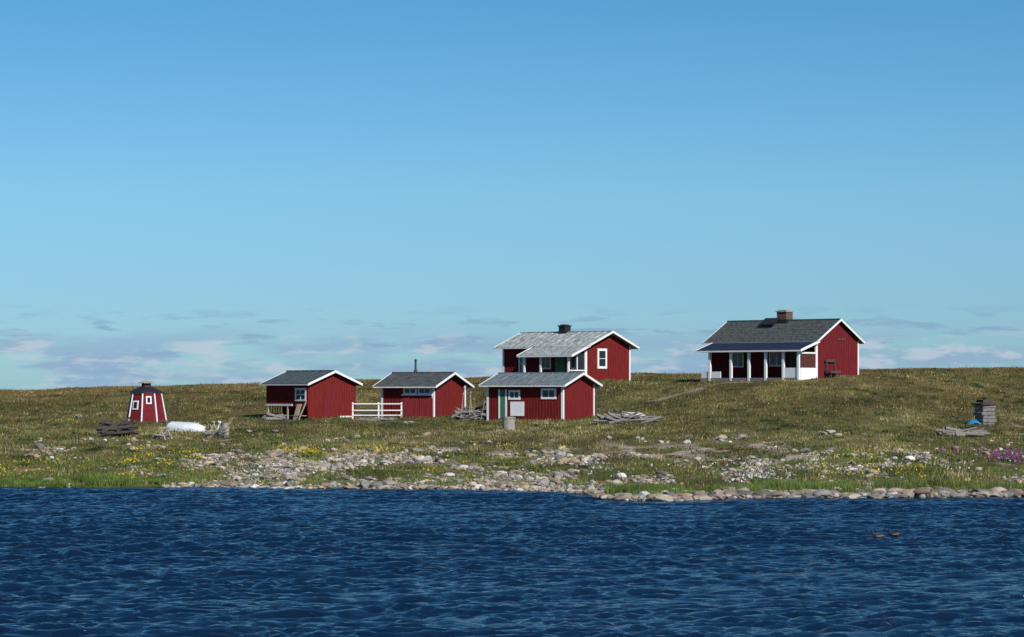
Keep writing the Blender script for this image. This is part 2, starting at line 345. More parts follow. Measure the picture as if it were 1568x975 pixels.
mb=MB(); loft(mb,[ring(R1+.11,HT+.04,8,PH),ring(R1+.11,HT+.10,8,PH),ring(.45,HT+.40,8,PH),ring(.4,HT+.42,8,PH)]); mb.obj('tower_roof',M_black,e)
mb=MB(); loft(mb,[ring(.3,HT+.42,8,PH),ring(.3,HT+.64,8,PH)]); mb.obj('lantern',M_darkwood,e)
mb=MB(); loft(mb,[ring(.5,HT+.64,8,PH),ring(.5,HT+.68,8,PH),ring(.08,HT+.8,8,PH)]); mb.cyl((0,0,HT+.78),(0,0,HT+.92),.03); mb.obj('lantern_cap',M_conc,e)
def towerwin(k,z0,z1,w,off=0):
    a=PH+math.pi/8+k*math.pi/4; nrm=Vector((math.cos(a),math.sin(a),0)); tg=Vector((-nrm.y,nrm.x,0))
    for nm,m,ww,dz,pr in(('tower_window_frame',M_white,w,0,.03),('tower_window_glass',M_glass,w-.16,.08,.045)):
        P=[]
        for z in(z0+dz,z1-dz):
            rr=(R0+(R1-R0)*z/HT)*math.cos(math.pi/8)+.02
            for (s_,q) in((-1,-.05),(1,-.05),(1,pr),(-1,pr)): P.append(nrm*(rr+q)+tg*(s_*ww/2+off)+Vector((0,0,z)))
        mb=MB(); mb.hexa(P); mb.obj(nm,m,e)
towerwin(5,.85,1.4,.4,-.06); towerwin(6,1.2,1.68,.34)
# ------------------------------------------------------------------ white fence
x0,y0,z0=(539-784)/F*176,176,0
e=empty('white_rail_fence',(x0,y0,g1(x0,y0)))
mb=MB(); zc=lambda py:CH-(py-600)*176/F-e.location.z
LEN=(616-539)/F*176
for py in(618,628,635.5): mb.box(0,LEN,-.02,.02,zc(py)-.035,zc(py)+.03)
for x in(.05,LEN*.53,LEN-.05): mb.box(x-.045,x+.045,.021,.1,-.5,zc(616))
mb.obj('rails_and_posts',M_white,e)
z0=g1((616-784)/F*176.5,176.5)
e=empty('plank_fence',((616-784)/F*176.5,176.5,z0))
mb=MB()
for i in range(16): mb.box(i*.12,i*.12+.1,0,.03,-.4,CH-(606-600)*176/F-z0-.1*random.random()-.1)
mb.obj('pickets',M_red2,e)
# ------------------------------------------------------------------ wood piles, props
def pile(name,px0,px1,py,h,m,n=22,dep=1.2,r=(.05,.11),ln=(.8,2.2),tilt=.13,up=0):
    x,y,z=site((px0+px1)/2,py); e=empty(name,(x,y,z)); w=(px1-px0)/F*y/2; mb=MB()
    for i in range(n):
        L=random.uniform(*ln)/2; L=min(L,w*.8); cx=random.uniform(-w+L,w-L); cy=random.uniform(-dep/2,dep/2); cz=random.uniform(.02,h)*(1-abs(cx)/w*.6)
        a=random.gauss(0,.35); t=random.gauss(0,tilt)
        dx=Vector((math.cos(a)*L,math.sin(a)*L,t*L)); gz=g1(x+cx,y+cy)-z
        R=random.uniform(*r); mb.cyl(Vector((cx,cy,cz+gz+R))-dx,Vector((cx,cy,cz+gz+R))+dx,R,R*random.uniform(.5,.9),7)
    for i in range(up):
        cx=random.uniform(-w*.8,w*.8); mb.cyl((cx,0,-.05),(cx+random.gauss(0,.35),random.gauss(0,.3),random.uniform(.5,1.1)),.035,.02,6)
    mb.obj('logs',m,e); return e
pile('log_pile',148,213,668,.55,M_darkwood,40,1.4,(.05,.11),tilt=.2)
pile('driftwood_pile',690,768,644,.6,M_gray,60,1.6,(.03,.08),tilt=.3,up=12)
pile('driftwood_pile',908,1020,646,.32,M_gray,44,2.4,(.03,.09),tilt=.2,up=3)
pile('plank_stack',1434,1512,668,.22,M_gray,22,1.4,(.05,.1),(1,2.6))
pile('plank_stack',400,440,644,.2,M_gray,14,1)
pile('plank_stack',310,350,670,.4,M_gray,20,1.2,(.03,.06),(.5,1.2),.4,5)
pile('driftwood_pile',232,262,672,.25,M_gray,14,1.0,(.03,.07),(.5,1.1),.3,3)
pile('driftwood_pile',545,610,645,.15,M_gray,14,1.5,(.03,.06),(.5,1.6),.1)
def aframe(name,px,py,h=.8,w=.6,m=M_white,n=3):
    x,y,z=site(px,py); e=empty(name,(x,y,z),random.uniform(-.6,.6)); mb=MB()
    for yy in(-.35,.35):
        mb.cyl((-w/2,yy,-.05),(.06,yy,h),.03); mb.cyl((w/2,yy,-.05),(-.06,yy,h),.03); mb.cyl((-w/3,yy,h*.4),(w/3,yy,h*.4),.025)
    mb.cyl((0,-.5,h*.93),(0,.5,h*.93),.04)
    mb.obj('frame',m,e); return e
aframe('sawhorse',252,673,.6,.5,M_cream); aframe('sawhorse',327,670,.85,.7,M_cream); aframe('sawhorse',336,668,.8,.5,M_white)
x,y,z=site(345,669); e=empty('barrel',(x,y,z)); MB().cyl((0,0,-.05),(0,0,.72),.2,.2,16).cyl((0,0,.3),(0,0,.33),.215,.215,16).cyl((0,0,.7),(0,0,.74),.215,.215,16).obj('drum',M_conc,e)
x,y,z=site(779,658); e=empty('concrete_well_ring',(x,y,z)); MB().cyl((0,0,-.1),(0,0,.68),.35,.35,20).cyl((0,0,.62),(0,0,.7),.38,.38,20).obj('ring',M_conc,e); MB().cyl((0,0,.702),(0,0,.73),.3,.3,20).obj('lid',M_gray,e)
def hull(name,px,py,Ln,B,Hh,rot,m,lift=.02,pitch=0):
    x,y,z=site(px,py); e=empty(name,(x,y,z+lift),rot); e.rotation_euler[1]=pitch; mb=MB(); S=18;K=13
    for j in range(S+1):
        t=j/S; w=max(.015,B/2*(1-max(0,(t-.4)/.6)**2.0)*(.82+.18*min(1,t/.4))); hh=Hh*(1-.35*max(0,(t-.6)/.4)**2)
        for i in range(K):
            a=math.pi*i/(K-1); ca=math.cos(a); sa=max(0,math.sin(a))
            mb.v.append(((t-.5)*Ln,-w*math.copysign(abs(ca)**.85,ca),hh*sa**.85))
    for j in range(S):
        for i in range(K-1): mb.f.append((j*K+i,j*K+i+1,(j+1)*K+i+1,(j+1)*K+i))
    mb.f.append(tuple(range(K)))
    mb.obj('hull',m,e,smooth=True)
    k=MB(); k.box(-Ln/2,Ln*.3,-.02,.02,Hh*.9,Hh+.035); k.obj('keel',m,e)
    g=MB()
    for sg in(-1,1):
        for j in range(S):
            t0,t1=j/S,(j+1)/S; ww=[max(.015,B/2*(1-max(0,(t-.4)/.6)**2.0)*(.82+.18*min(1,t/.4))) for t in(t0,t1)]
            g.cyl(((t0-.5)*Ln,sg*ww[0],.02),((t1-.5)*Ln,sg*ww[1],.02),.035,n=6)
    g.obj('gunwale',M_conc,e)
    s=MB(); s.box(-Ln*.35,-Ln*.31,-B/2,B/2,-.2,.02); s.box(Ln*.12,Ln*.16,-B*.45,B*.45,-.2,.02); s.obj('support_logs',M_darkwood,e)
hull('overturned_rowboat',288,661,2.5,1.15,.5,math.radians(-35),M_boat,-.02,math.radians(2))
hull('overturned_dinghy',972,643,1.6,.9,.36,math.radians(15),M_dinghy,.03,math.radians(4))
# small stone/timber kiosk on the right
x,y,z=site(1508,650); e=empty('timber_smoke_oven',(x,y,z),.5)
mb=MB()
for i in range(6):
    zz=i*.2; j=random.uniform(-.04,.04); mb.box(-.42-.05*(i%2)+j,.42+.05*(i%2)+j,-.4,.4,zz-.1,zz+.085)
mb.obj('stacked_timbers',M_stone,e,bevel=.03); MB().hexa([(-.6,-.55,1.08),(.55,-.52,1.14),(.58,.5,1.14),(-.58,.5,1.08),(-.6,-.55,1.15),(.55,-.52,1.2),(.58,.5,1.2),(-.58,.5,1.15)]).box(-.35,.2,-.3,.3,1.21,1.36).obj('slab_roof',M_darkwood,e); MB().cyl((.0,0,1.35),(.0,0,1.5),.1).obj('flue',M_black,e)
x,y,z=site(1489,655); e=empty('blue_tarp',(x,y-.5,z+.18)); mb=MB()
n=7
for j in range(n):
    for i in range(n): mb.v.append(((i-3)*.12,(j-3)*.13,.26*max(0,1-((i-3)**2+(j-3)**2)/14)+random.uniform(-.03,.03)))
for j in range(n-1):
    for i in range(n-1): mb.f.append((j*n+i,j*n+i+1,(j+1)*n+i+1,(j+1)*n+i))
mb.obj('sheet',M_tarp,e)
# poles
def pole(px,py0,py1,r=.025,m=M_white,lean=0,Y=177):
    x=(px-784)/F*Y; z=g1(x,Y); e=empty('net_pole',(x,Y,z)); zt=CH-(py1-600)*Y/F-z
    MB().cyl((0,0,-.1),(lean,0,zt),r,r*.7,6).cyl((lean-.08,0,zt-.12),(lean+.08,0,zt-.1),r*.7,r*.6,6).obj('shaft',m,e)
pole(712,0,590,.035); pole(718,0,598,.025,M_cream,.12,175); pole(724,0,604,.025,M_cream,-.15,175); pole(705,0,600,.025,M_cream,.2,175); pole(735,0,612,.03,M_gray,.3,174); pole(660,0,562,.015,M_conc,0,183); pole(695,0,566,.015,M_conc,0,184); pole(728,0,608,.02,M_gray,-.1,174)
# ------------------------------------------------------------------ rocks
def ico(sub,seed):
    bm=bmesh.new(); bmesh.ops.create_icosphere(bm,subdivisions=sub,radius=1); v=np.array([p.co[:] for p in bm.verts]); f=np.array([[q.index for q in fc.verts] for fc in bm.faces]); bm.free()
    r=np.random.default_rng(seed)
    for _ in range(9):
        n=r.normal(size=3); n/=np.linalg.norm(n); c=r.uniform(.5,.85); d=v@n; v=v-np.outer(np.maximum(d-c,0),n)
    v+=r.normal(size=v.shape)*.03
    return v,f
ROCK2=[ico(3,i) for i in range(8)]
ROCK1=[ico(2,i+30) for i in range(8)]
def rock_cols(n,k=1.0):
    pal=np.array([[.32,.27,.215],[.40,.335,.26],[.23,.22,.21],[.33,.245,.2],[.5,.465,.42],[.17,.155,.135],[.38,.30,.19],[.28,.24,.19]])
    return pal[rng.integers(0,len(pal),n)]*rng.uniform(.65,1.2,(n,1))*k
M_rock=attr_mat('rock',.9,(6,.35),.1,.5)
def rocks(name,x,y,r,col,flat=.65,sink=.25,smooth=False,hi=False):
    V=[];Fc=[];C=[];off=0; z=G(x,y); R=ROCK2 if hi else ROCK1
    for i in range(len(x)):
        v,f=R[i%8]; a=rng.uniform(0,6.28); s=np.array([rng.uniform(.75,1.45),rng.uniform(.75,1.3),flat*rng.uniform(.6,1.25)])*r[i]
        w=v*s; ca,sa=math.cos(a),math.sin(a); w=np.stack([w[:,0]*ca-w[:,1]*sa+x[i],w[:,0]*sa+w[:,1]*ca+y[i],w[:,2]+z[i]+s[2]*(1-2*sink)],1)
        V.append(w);Fc.append(f+off);off+=len(v); C.append(np.repeat(col[i:i+1],len(v),0))
    return np_mesh(name,np.concatenate(V),np.concatenate(Fc),M_rock,np.concatenate(C),smooth)
def shoreY(x):
    Ys=np.interp(784+F*x/96,sh_px,sh_Y); 
    for _ in range(3): Ys=np.interp(784+F*x/Ys,sh_px,sh_Y)
    return Ys+(vn(x,x*0,2.3)-.5)*1.0+(vn(x+9,x*0,.9)-.5)*.5
# stone patchiness shared by rocks & grass
def stony(x,y):
    px=784+F*x/y; s=np.clip(y-shoreY(x),0,200)
    band=np.interp(s,[0,2,8,14,25,45,60,90],[.82,.74,.62,.54,.44,.26,.12,.06])
    left=np.interp(px,[0,230,320],[.35,.4,1.])
    right=np.interp(px,[900,1000,1600],[1,.8,.6])
    return band*left*right+(fbm(x,y*.3,1.7,3)-.5)*1.9*np.clip(band*3,0,1)
# bare gravel patches and track
track=[site(p,q)[:2] for p,q in((1000,614),(1020,609),(1045,603),(1070,596),(1095,588),(1120,586),(1180,585))]
def seg_d(x,y,P):
    d=np.full(np.shape(x),1e9)
    for (ax,ay),(bx,by) in zip(P[:-1],P[1:]):
        vx,vy=bx-ax,by-ay; t=np.clip(((x-ax)*vx+(y-ay)*vy)/(vx*vx+vy*vy+1e-9),0,1); d=np.minimum(d,np.hypot(x-ax-vx*t,y-ay-vy*t))
    return d
patches=[]
for p,q,w,dd in((1180,688,1.7,7),(1060,692,1.6,6),(930,695,1.4,5),(540,692,1.2,4),(1230,698,1.0,5),(1130,698,1.3,6),(760,698,.8,4),(430,702,.8,4),(1000,700,1.1,4),(1245,672,.5,4),(1120,668,.5,3),(690,688,.7,4),(600,742,3,1.0),(420,738,3,1.2)):
    X_,Y_,_z=site(p,q); patches.append((X_,Y_,w,dd))
def bare(x,y):
    b=np.zeros(np.shape(x))
    for X_,Y_,w,dd in patches: b=np.maximum(b,np.exp(-((x-X_)/w)**2-((y-Y_)/dd)**2))
    b=b*.9+(fbm(x,y*.3,.9,4)-.5)*2.6
    b=np.clip((b-.5)*2.2,0,1)
    t=np.clip(1.3-seg_d(x,y,track)/.5,0,1)
    s=y-shoreY(x); px=784+F*x/y
    beach=np.clip(1.2-s/1.5,0,1)*np.where(px>260,1,.0)*np.where(px<920,1,.6)
    far=np.clip((165-y)/15,0,1)
    return np.clip(np.maximum(np.maximum(b*far,t*(.3+vn(x,y,.8))),beach),0,1)
def samp(n,y0,y1,m=1.08):
    y=np.sqrt(rng.uniform(y0*y0,y1*y1,n)); x=rng.uniform(-.182*m,.182*m,n)*y; return x,y
# shore rocks
x,y=samp(52000,88,130); s=y-shoreY(x); k=(s>-.3)&(stony(x,y)>rng.uniform(.36,1.1,len(x))); x,y,s=x[k],y[k],s[k]
x=x[:10500];y=y[:10500]
rocks('shore_rocks',x,y,np.clip(rng.lognormal(-2.78,.5,len(x)),.025,.24),rock_cols(len(x),1.08),.62)
x,y=samp(26000,118,236); k=(stony(x,y)>rng.uniform(.28,1.3,len(x)));x,y=x[k][:4600],y[k][:4600]
rocks('field_stones',x,y,np.clip(rng.lognormal(-2.4,.42,len(x)),.05,.28),rock_cols(len(x),1.1),.7)
# boulder bank on the right shore + scattered along the left
px=rng.uniform(905,1640,600); x=(px-784)/F*91; y=shoreY(x)+np.abs(rng.normal(0,.75,len(x)))-.15
rocks('shore_boulders',x,y,np.clip(rng.lognormal(-1.85,.42,len(x)),.07,.34),rock_cols(len(x),.85),.6,.3,False,True)
px=rng.uniform(235,925,420); x=(px-784)/F*99; y=shoreY(x)+np.abs(rng.normal(0,.8,len(x)))-.1
rocks('waterline_stones',x,y,np.clip(rng.lognormal(-2.55,.4,len(x)),.04,.2),rock_cols(len(x),1.05),.55,.3)
for p,q,r in((627,650,.34),(1270,664,.36),(244,706,.24),(1258,667,.24),(1284,668,.2),(860,700,.25),(75,737,.24),(120,640,.25),(380,662,.25),(420,662,.2)):
    X_,Y_,_z=site(p,q); rocks('boulder',np.array([X_]),np.array([Y_]),np.array([r]),np.array([[.33,.3,.26]])*rng.uniform(.8,1.3),.75,.25,False,True)
# ------------------------------------------------------------------ vegetation colour
PAL=np.array([[.095,.140,.030],[.155,.140,.046],[.36,.29,.14],[.17,.088,.042],[.038,.052,.020],[.23,.22,.045]])
def tone_patch(x,y):  # patchy vegetation tone, brightness varied by noise
    return np.clip(.55+1.05*(fbm(x+5,y*.3-60,4.5,3)-.08),.42,1.6)
def veg_w(x,y):
    s=np.clip(y-shoreY(x),0,200); u=x/y; px=784+F*u
    n1=fbm(x,y*.35,8,3); n2=fbm(x+50,y*.35+20,4,3); n3=fbm(x-70,y*.4+33,2.2,2)
    far=np.clip((y-135)/60,0,1); ridge=np.clip((y-212)/15,0,1)
    g=np.clip(1.6*(1-far*.72)*(n1-.25)*2.2,0.1,3)*.85; g=np.where(s<5,g*1.3+.3,g)
    o=.85+.5*far; st=.18+.85*np.clip(n2-.43,0,1)*4*(.3+.7*(1-far)); ru=.14+1.5*far*np.clip(n1*1.6-.35,0,2)+.5*np.clip(n3-.5,0,1)*2+1.0*ridge
    dk=.35+1.7*np.clip(n3-.48,0,1)*3; ye=.32*(1-far)*np.clip(n2-.38,0,1)*4
    W=np.stack([g,o,st,ru,dk,ye],-1); return W/W.sum(-1,keepdims=True)
# terrain mesh
xs=np.concatenate([-np.geomspace(46,2500,34)[::-1],np.arange(-45.5,45.6,.28),np.geomspace(46,2500,34)])
ys=np.concatenate([np.arange(70,250,.4),np.geomspace(250,2900,50)])
XX,YY=np.meshgrid(xs,ys); ZZ=np.concatenate([G(XX[i:i+20],YY[i:i+20]) for i in range(0,len(ys),20)])
W=veg_w(XX.ravel(),YY.ravel()); c=W@PAL*.75*tone_patch(XX.ravel(),YY.ravel())[:,None]
jit=(.6+.8*vn(XX.ravel(),YY.ravel(),.6))[:,None]; c=c*jit
bm_=bare(XX.ravel(),YY.ravel())[:,None]; st_=np.clip((stony(XX.ravel(),YY.ravel())-.42)*3,0,1)[:,None]*.7
sand=np.array([[.35,.28,.21]]); c=c*(1-st_)+st_*np.array([[.22,.185,.125]]); c=c*(1-bm_)+sand*bm_*(.65+.7*vn(XX.ravel(),YY.ravel(),.6))[:,None]
wet=np.clip((.06-ZZ.ravel())*10,0,1)[:,None]; c=c*(1-.5*wet)
nx=len(xs); ii=np.arange(len(ys)-1)[:,None]*nx+np.arange(nx-1)[None,:]; fa=np.stack([ii,ii+1,ii+nx+1,ii+nx],-1).reshape(-1,4)
M_ground=attr_mat('heath_ground',.95,(7,.45),.05,.8)
np_mesh('ground_terrain',np.stack([XX.ravel(),YY.ravel(),ZZ.ravel()],1),fa,M_ground,c,True)
# ------------------------------------------------------------------ grass blades
M_grass=attr_mat('grass',.85,(.8,.25),.15)
def houses_mask(x,y):
    m=np.ones(len(x),bool)
    for o in bpy.data.objects:
        if o.type=='EMPTY' and o.name in('boat_shed','sauna_cottage','storage_cottage','main_cottage','veranda_cottage'):
            a=o.rotation_euler.z; dx=x-o.location.x; dy=y-o.location.y; lx=dx*math.cos(a)+dy*math.sin(a); ly=-dx*math.sin(a)+dy*math.cos(a)
            d=2.2 if o.name in('main_cottage','veranda_cottage') else .1
            m&=~((lx>-d)&(lx<5.2)&(ly>-.05)&(ly<8.9))
    return m
def blades(name,x,y,h,w,col,matl,lean=.35):
    z=G(x,y)-.015; n=len(x); a=rng.uniform(0,2*np.pi,n); la=rng.uniform(0,2*np.pi,n); ll=rng.uniform(0,lean,n)*h
    dx=np.cos(a)*w/2; dy=np.sin(a)*w/2
    v=np.stack([np.stack([x-dx,y-dy,z],1),np.stack([x+dx,y+dy,z],1),np.stack([x+np.cos(la)*ll,y+np.sin(la)*ll,z+h],1)],1).reshape(-1,3)
    np_mesh(name,v,np.arange(3*n).reshape(-1,3),matl,np.repeat(col,3,0))
def pick(x,y,jit=.4):
    W=np.cumsum(veg_w(x,y),-1); r=rng.random(len(x))[:,None]; idx=(r>W).sum(-1).clip(0,5); return PAL[idx]*rng.uniform(1-jit,1+jit,(len(x),1))*tone_patch(x,y)[:,None]
x,y=samp(640000,88,246,1.15); s=y-shoreY(x)
k=(s>.15)&(bare(x,y)<rng.uniform(.1,.9,len(x)))&((1-stony(x,y))*1.2>rng.random(len(x))*1.1+.02)&houses_mask(x,y)
k&=(fbm(x,y,1.3,2)+rng.uniform(-.25,.25,len(x))>.4)
x,y=x[k],y[k]
hh=rng.uniform(.04,.15,len(x))*(.4+1.2*vn(x,y,2.2))*np.interp(y,[90,120,180,240],[.95,.8,.9,1.0]); hh*=1+1.1*(rng.random(len(x))>.985)
blades('grass',x,y,hh,rng.uniform(.02,.05,len(x))*np.interp(y,[90,240],[.9,1.5]),pick(x,y),M_grass)
# tufts (dense clumps, taller)
cx,cy=samp(6600,90,240,1.1); s=cy-shoreY(cx); k=(s>.6)&houses_mask(cx,cy)&(bare(cx,cy)<.5); cx,cy=cx[k],cy[k]
nb=24; rr=np.repeat(rng.uniform(.06,.45,len(cx)),nb); x=np.repeat(cx,nb)+rng.normal(0,1,len(cx)*nb)*rr; y=np.repeat(cy,nb)+rng.normal(0,1,len(cx)*nb)*rr
ph=np.repeat(rng.uniform(.08,.28,len(cx)),nb); cc=np.repeat(pick(cx,cy,.3),nb,0)*rng.uniform(.7,1.3,(len(x),1))
blades('grass_tufts',x,y,ph*rng.uniform(.5,1.1,len(x)),rng.uniform(.02,.05,len(x)),cc,M_grass,.7)
# lush shore grass (right bank and left edge)
def lush(n,p0,p1,s0,s1,h,colr,thr=.45):
    px=rng.uniform(p0,p1,n); x=(px-784)/F*95; y=shoreY(x)+rng.uniform(s0,s1,n); x=(px-784)/F*y; k=fbm(x,y,1.2,2)>thr; x,y=x[k],y[k]
    return x,y,rng.uniform(.4,1,len(x))*h*(.4+1.1*vn(x,y,1.5)),np.array([colr])*rng.uniform(.5,1.5,(len(x),1))*(.6+.8*vn(x,y,.8))[:,None]
L=[lush(28000,-60,250,.1,4,.26,(.10,.15,.032)),lush(22000,250,900,1.2,10,.17,(.135,.16,.045),.5),lush(24000,930,1300,1.2,6,.36,(.11,.155,.038)),lush(22000,1250,1640,1.4,7,.32,(.115,.145,.038))]
blades('shore_grass',np.concatenate([l[0] for l in L]),np.concatenate([l[1] for l in L]),np.concatenate([l[2] for l in L]),rng.uniform(.02,.045,sum(len(l[0]) for l in L)),np.concatenate([l[3] for l in L]),M_grass,.5)
# low shrubs : leaf triangles in a dome volume
cx,cy=samp(900,108,236,1.1); k=houses_mask(cx,cy)&(fbm(cx,cy,12,2)>.42); cx,cy=cx[k],cy[k]
nb=120; R=rng.uniform(.12,.52,len(cx)); n=len(cx)*nb; d=rng.normal(size=(n,3)); d/=np.linalg.norm(d,axis=1)[:,None]; d[:,2]=abs(d[:,2]); rad=np.repeat(R,nb)*rng.uniform(.4,1,n)**.5*(.8+.4*rng.random(n))
P=np.stack([np.repeat(cx,nb)+d[:,0]*rad*1.7,np.repeat(cy,nb)+d[:,1]*rad,np.repeat(G(cx,cy),nb)+d[:,2]*rad*.5],1)
e1=rng.normal(size=(n,3))*.045; e2=rng.normal(size=(n,3))*.045
v=np.stack([P,P+e1,P+e2],1).reshape(-1,3); base=np.array([[.05,.08,.022],[.07,.10,.026],[.11,.09,.035],[.035,.05,.018]])[rng.integers(0,4,len(cx))]
np_mesh('low_shrubs',v,np.arange(3*n).reshape(-1,3),M_grass,np.repeat(np.repeat(base,nb,0)*rng.uniform(.5,1.5,(n,1)),3,0))
# ------------------------------------------------------------------ wildflowers
def flowers(name,zones,h,r,col,per=1,spike=False):
    V=[];C=[]
    X_=[];Y_=[]
    for p0,p1,q0,q1,n in zones:
        for i in range(n):
            a=site(random.uniform(p0,p1),random.uniform(q0,q1)); X_.append(a[0]);Y_.append(a[1]+random.gauss(0,.2))
    X_=np.repeat(np.array(X_),per)+rng.normal(0,.22,len(X_)*per); Y_=np.repeat(np.array(Y_),per)+rng.normal(0,.4,len(Y_)*per); n=len(X_); Z=G(X_,Y_); H=rng.uniform(.5,1,n)*h
    # stems
    w=.012; stem=np.stack([np.stack([X_-w,Y_,Z],1),np.stack([X_+w,Y_,Z],1),np.stack([X_,Y_,Z+H],1)],1).reshape(-1,3); V.append(stem); C.append(np.tile([[.06,.1,.03]],(3*n,1)))
    reps=9 if spike else 3
    for q in range(reps):
        cz=Z+H-(q*.03 if spike else 0); rr=r*(.5+.08*q if spike else 1)
        P=np.stack([X_,Y_,cz],1)+rng.normal(0,r*.35,(n,3)); a=rng.normal(size=(n,3))*rr; b=rng.normal(size=(n,3))*rr
        V.append(np.stack([P+a,P+b,P-a*.6-b*.6],1).reshape(-1,3)); C.append(np.repeat(np.array([col])*rng.uniform(.7,1.2,(n,1)),3,0))
    V=np.concatenate(V); np_mesh(name,V,np.arange(len(V)).reshape(-1,3),M_grass,np.concatenate(C))
flowers('yellow_wildflowers',[(420,620,686,700,44),(180,330,688,716,34),(0,230,700,738,34),(620,900,680,725,20),(1240,1420,690,735,34),(80,160,640,660,6)],.19,.025,(.55,.43,.03),7)
flowers('white_wildflowers',[(1145,1185,722,738,26),(330,560,706,735,16),(1190,1260,700,740,16),(900,1150,712,745,18),(1260,1560,700,728,22)],.2,.024,(.65,.65,.62),6)
flowers('fireweed',[(1515,1590,694,712,34),(1450,1515,692,700,4)],.42,.032,(.27,.06,.20),5,True)
flowers('reddish_sorrel',[(950,1100,640,670,30),(250,520,690,720,20),(1300,1568,670,700,34),(0,400,670,700,30)],.25,.022,(.2,.07,.045),7,True)
# ------------------------------------------------------------------ water
def axis(d0,d1,st,far0,far1,n):
    lo=d0-np.geomspace(st,abs(far0-d0),n)[::-1]; hi=d1+np.geomspace(st,abs(far1-d1),n); return np.concatenate([lo,np.arange(d0,d1+st/2,st),hi])
xs=axis(-19.5,19.5,.065,-20000,20000,40); ys=axis(33,103,.075,-2000,30000,40)
XX,YY=np.meshgrid(xs,ys); H=np.zeros_like(XX)
wx=XX+(fbm(XX,YY,2,2)-.5)*1.0; wy=YY+(fbm(XX+40,YY+17,2,2)-.5)*.7
for i in range(90):
    lam=.22*(1.05/.22)**(rng.random()**1.1); th=math.radians(90+rng.normal(12,24)+(22 if i%3==0 else 0)); k=2*math.pi/lam
    ph=rng.uniform(0,6.28); s_=np.sin(k*(wx*math.cos(th)+wy*math.sin(th))+ph)
    # local wave groups: every component comes and goes across the surface
    env=np.clip(vn(XX+i*13.7,YY*.7+i*7.9,1.3+lam*2.5)*2.4-.6,0,1.7)
    H+=(lam/(2*math.pi))*.056*env*s_
for lam,th,a_ in((3.1,100,.035),(4.3,84,.03),(2.3,112,.03)):
    th=math.radians(th); H+=a_*lam/(2*math.pi)*np.sin(2*math.pi/lam*(wx*math.cos(th)+wy*math.sin(th)))
gust=.5+1.0*fbm(XX,YY*.45,6,3); H*=gust
fade=np.clip((20-np.abs(XX))/1.5,0,1)*np.clip((YY-32)/2,0,1)*np.clip((104-YY)/2,0,1); H*=fade
H*=np.interp(shoreY(XX)-YY,[-1,0,4],[.25,.3,1.])
nx=len(xs); ii=np.arange(len(ys)-1)[:,None]*nx+np.arange(nx-1)[None,:]; fa=np.stack([ii,ii+1,ii+nx+1,ii+nx],-1).reshape(-1,4)
m,nt,b=newmat('sea_water'); b.inputs['Base Color'].default_value=(.003,.014,.036,1); b.inputs['Roughness'].default_value=.08; b.inputs['IOR'].default_value=1.33
tc=N(nt,'ShaderNodeTexCoord'); mp=N(nt,'ShaderNodeMapping'); mp.inputs['Scale'].default_value=(.8,1.6,1); mp.inputs['Rotation'].default_value=(0,0,.2)
nz=N(nt,'ShaderNodeTexNoise'); nz.inputs['Scale'].default_value=4.5; nz.inputs['Detail'].default_value=5; nz.inputs['Roughness'].default_value=.62
bp=N(nt,'ShaderNodeBump'); bp.inputs['Strength'].default_value=1; bp.inputs['Distance'].default_value=.10
nt.links.new(tc.outputs['Object'],mp.inputs[0]); nt.links.new(mp.outputs[0],nz.inputs['Vector']); nt.links.new(nz.outputs['Fac'],bp.inputs['Height']); nt.links.new(bp.outputs[0],b.inputs['Normal'])
np_mesh('sea_water',np.stack([XX.ravel(),YY.ravel(),H.ravel()],1),fa,m,None,True)
# ------------------------------------------------------------------ ducks
M_duck=mat('duck_feathers',(.035,.03,.028),.8,.5,20)
M_duckw=mat('duck_flank_feathers',(.16,.14,.12),.8,.3,20)
M_bill=mat('duck_bill',(.12,.09,.03),.5,.1,20)
def duck(px,py,rot,s):
    Y=F*CH/(py-600); e=empty('duck',((px-784)/F*Y,Y,0.03),rot)
    sk=[(-.24,0,.11,.012),(-.17,0,.07,.04),(-.07,0,.055,.075),(.04,0,.055,.08),(.12,0,.065,.06),(.155,0,.12,.034),(.165,0,.18,.032),(.185,0,.225,.042),(.215,0,.22,.028)]
    me=bpy.data.meshes.new('body'); me.from_pydata([tuple(c*s for c in q[:3]) for q in sk],[(i,i+1) for i in range(len(sk)-1)],[])
    o=bpy.data.objects.new('body',me); sc.collection.objects.link(o); o.parent=e; md=o.modifiers.new('skin','SKIN')
    for i,q in enumerate(sk): me.skin_vertices[0].data[i].radius=(q[3]*s,q[3]*s)
    me.skin_vertices[0].data[3].use_root=True; o.modifiers.new('sub','SUBSURF').levels=2; o.modifiers['sub'].render_levels=2; me.materials.append(M_duck)
    MB().hexa([(.225*s,-.014*s,.205*s),(.285*s,-.012*s,.203*s),(.285*s,.012*s,.203*s),(.225*s,.014*s,.205*s),(.225*s,-.012*s,.225*s),(.285*s,-.01*s,.21*s),(.285*s,.01*s,.21*s),(.225*s,.012*s,.225*s)]).obj('bill',M_bill,e)
    for sg in(-1,1):
        w=MB()
        pts=[(.08,.06,.08),(.02,.07,.09),(-.08,.065,.095),(-.18,.03,.1),(-.1,.07,.06),(0,.074,.05)]
        w.prism([(a*s,sg*b2*s,c2*s) for a,b2,c2 in pts],(0,sg*.008*s,0)); w.obj('wing',M_duckw,e)
duck(1345,826,math.radians(172),.8); duck(1370,823,math.radians(160),.75)
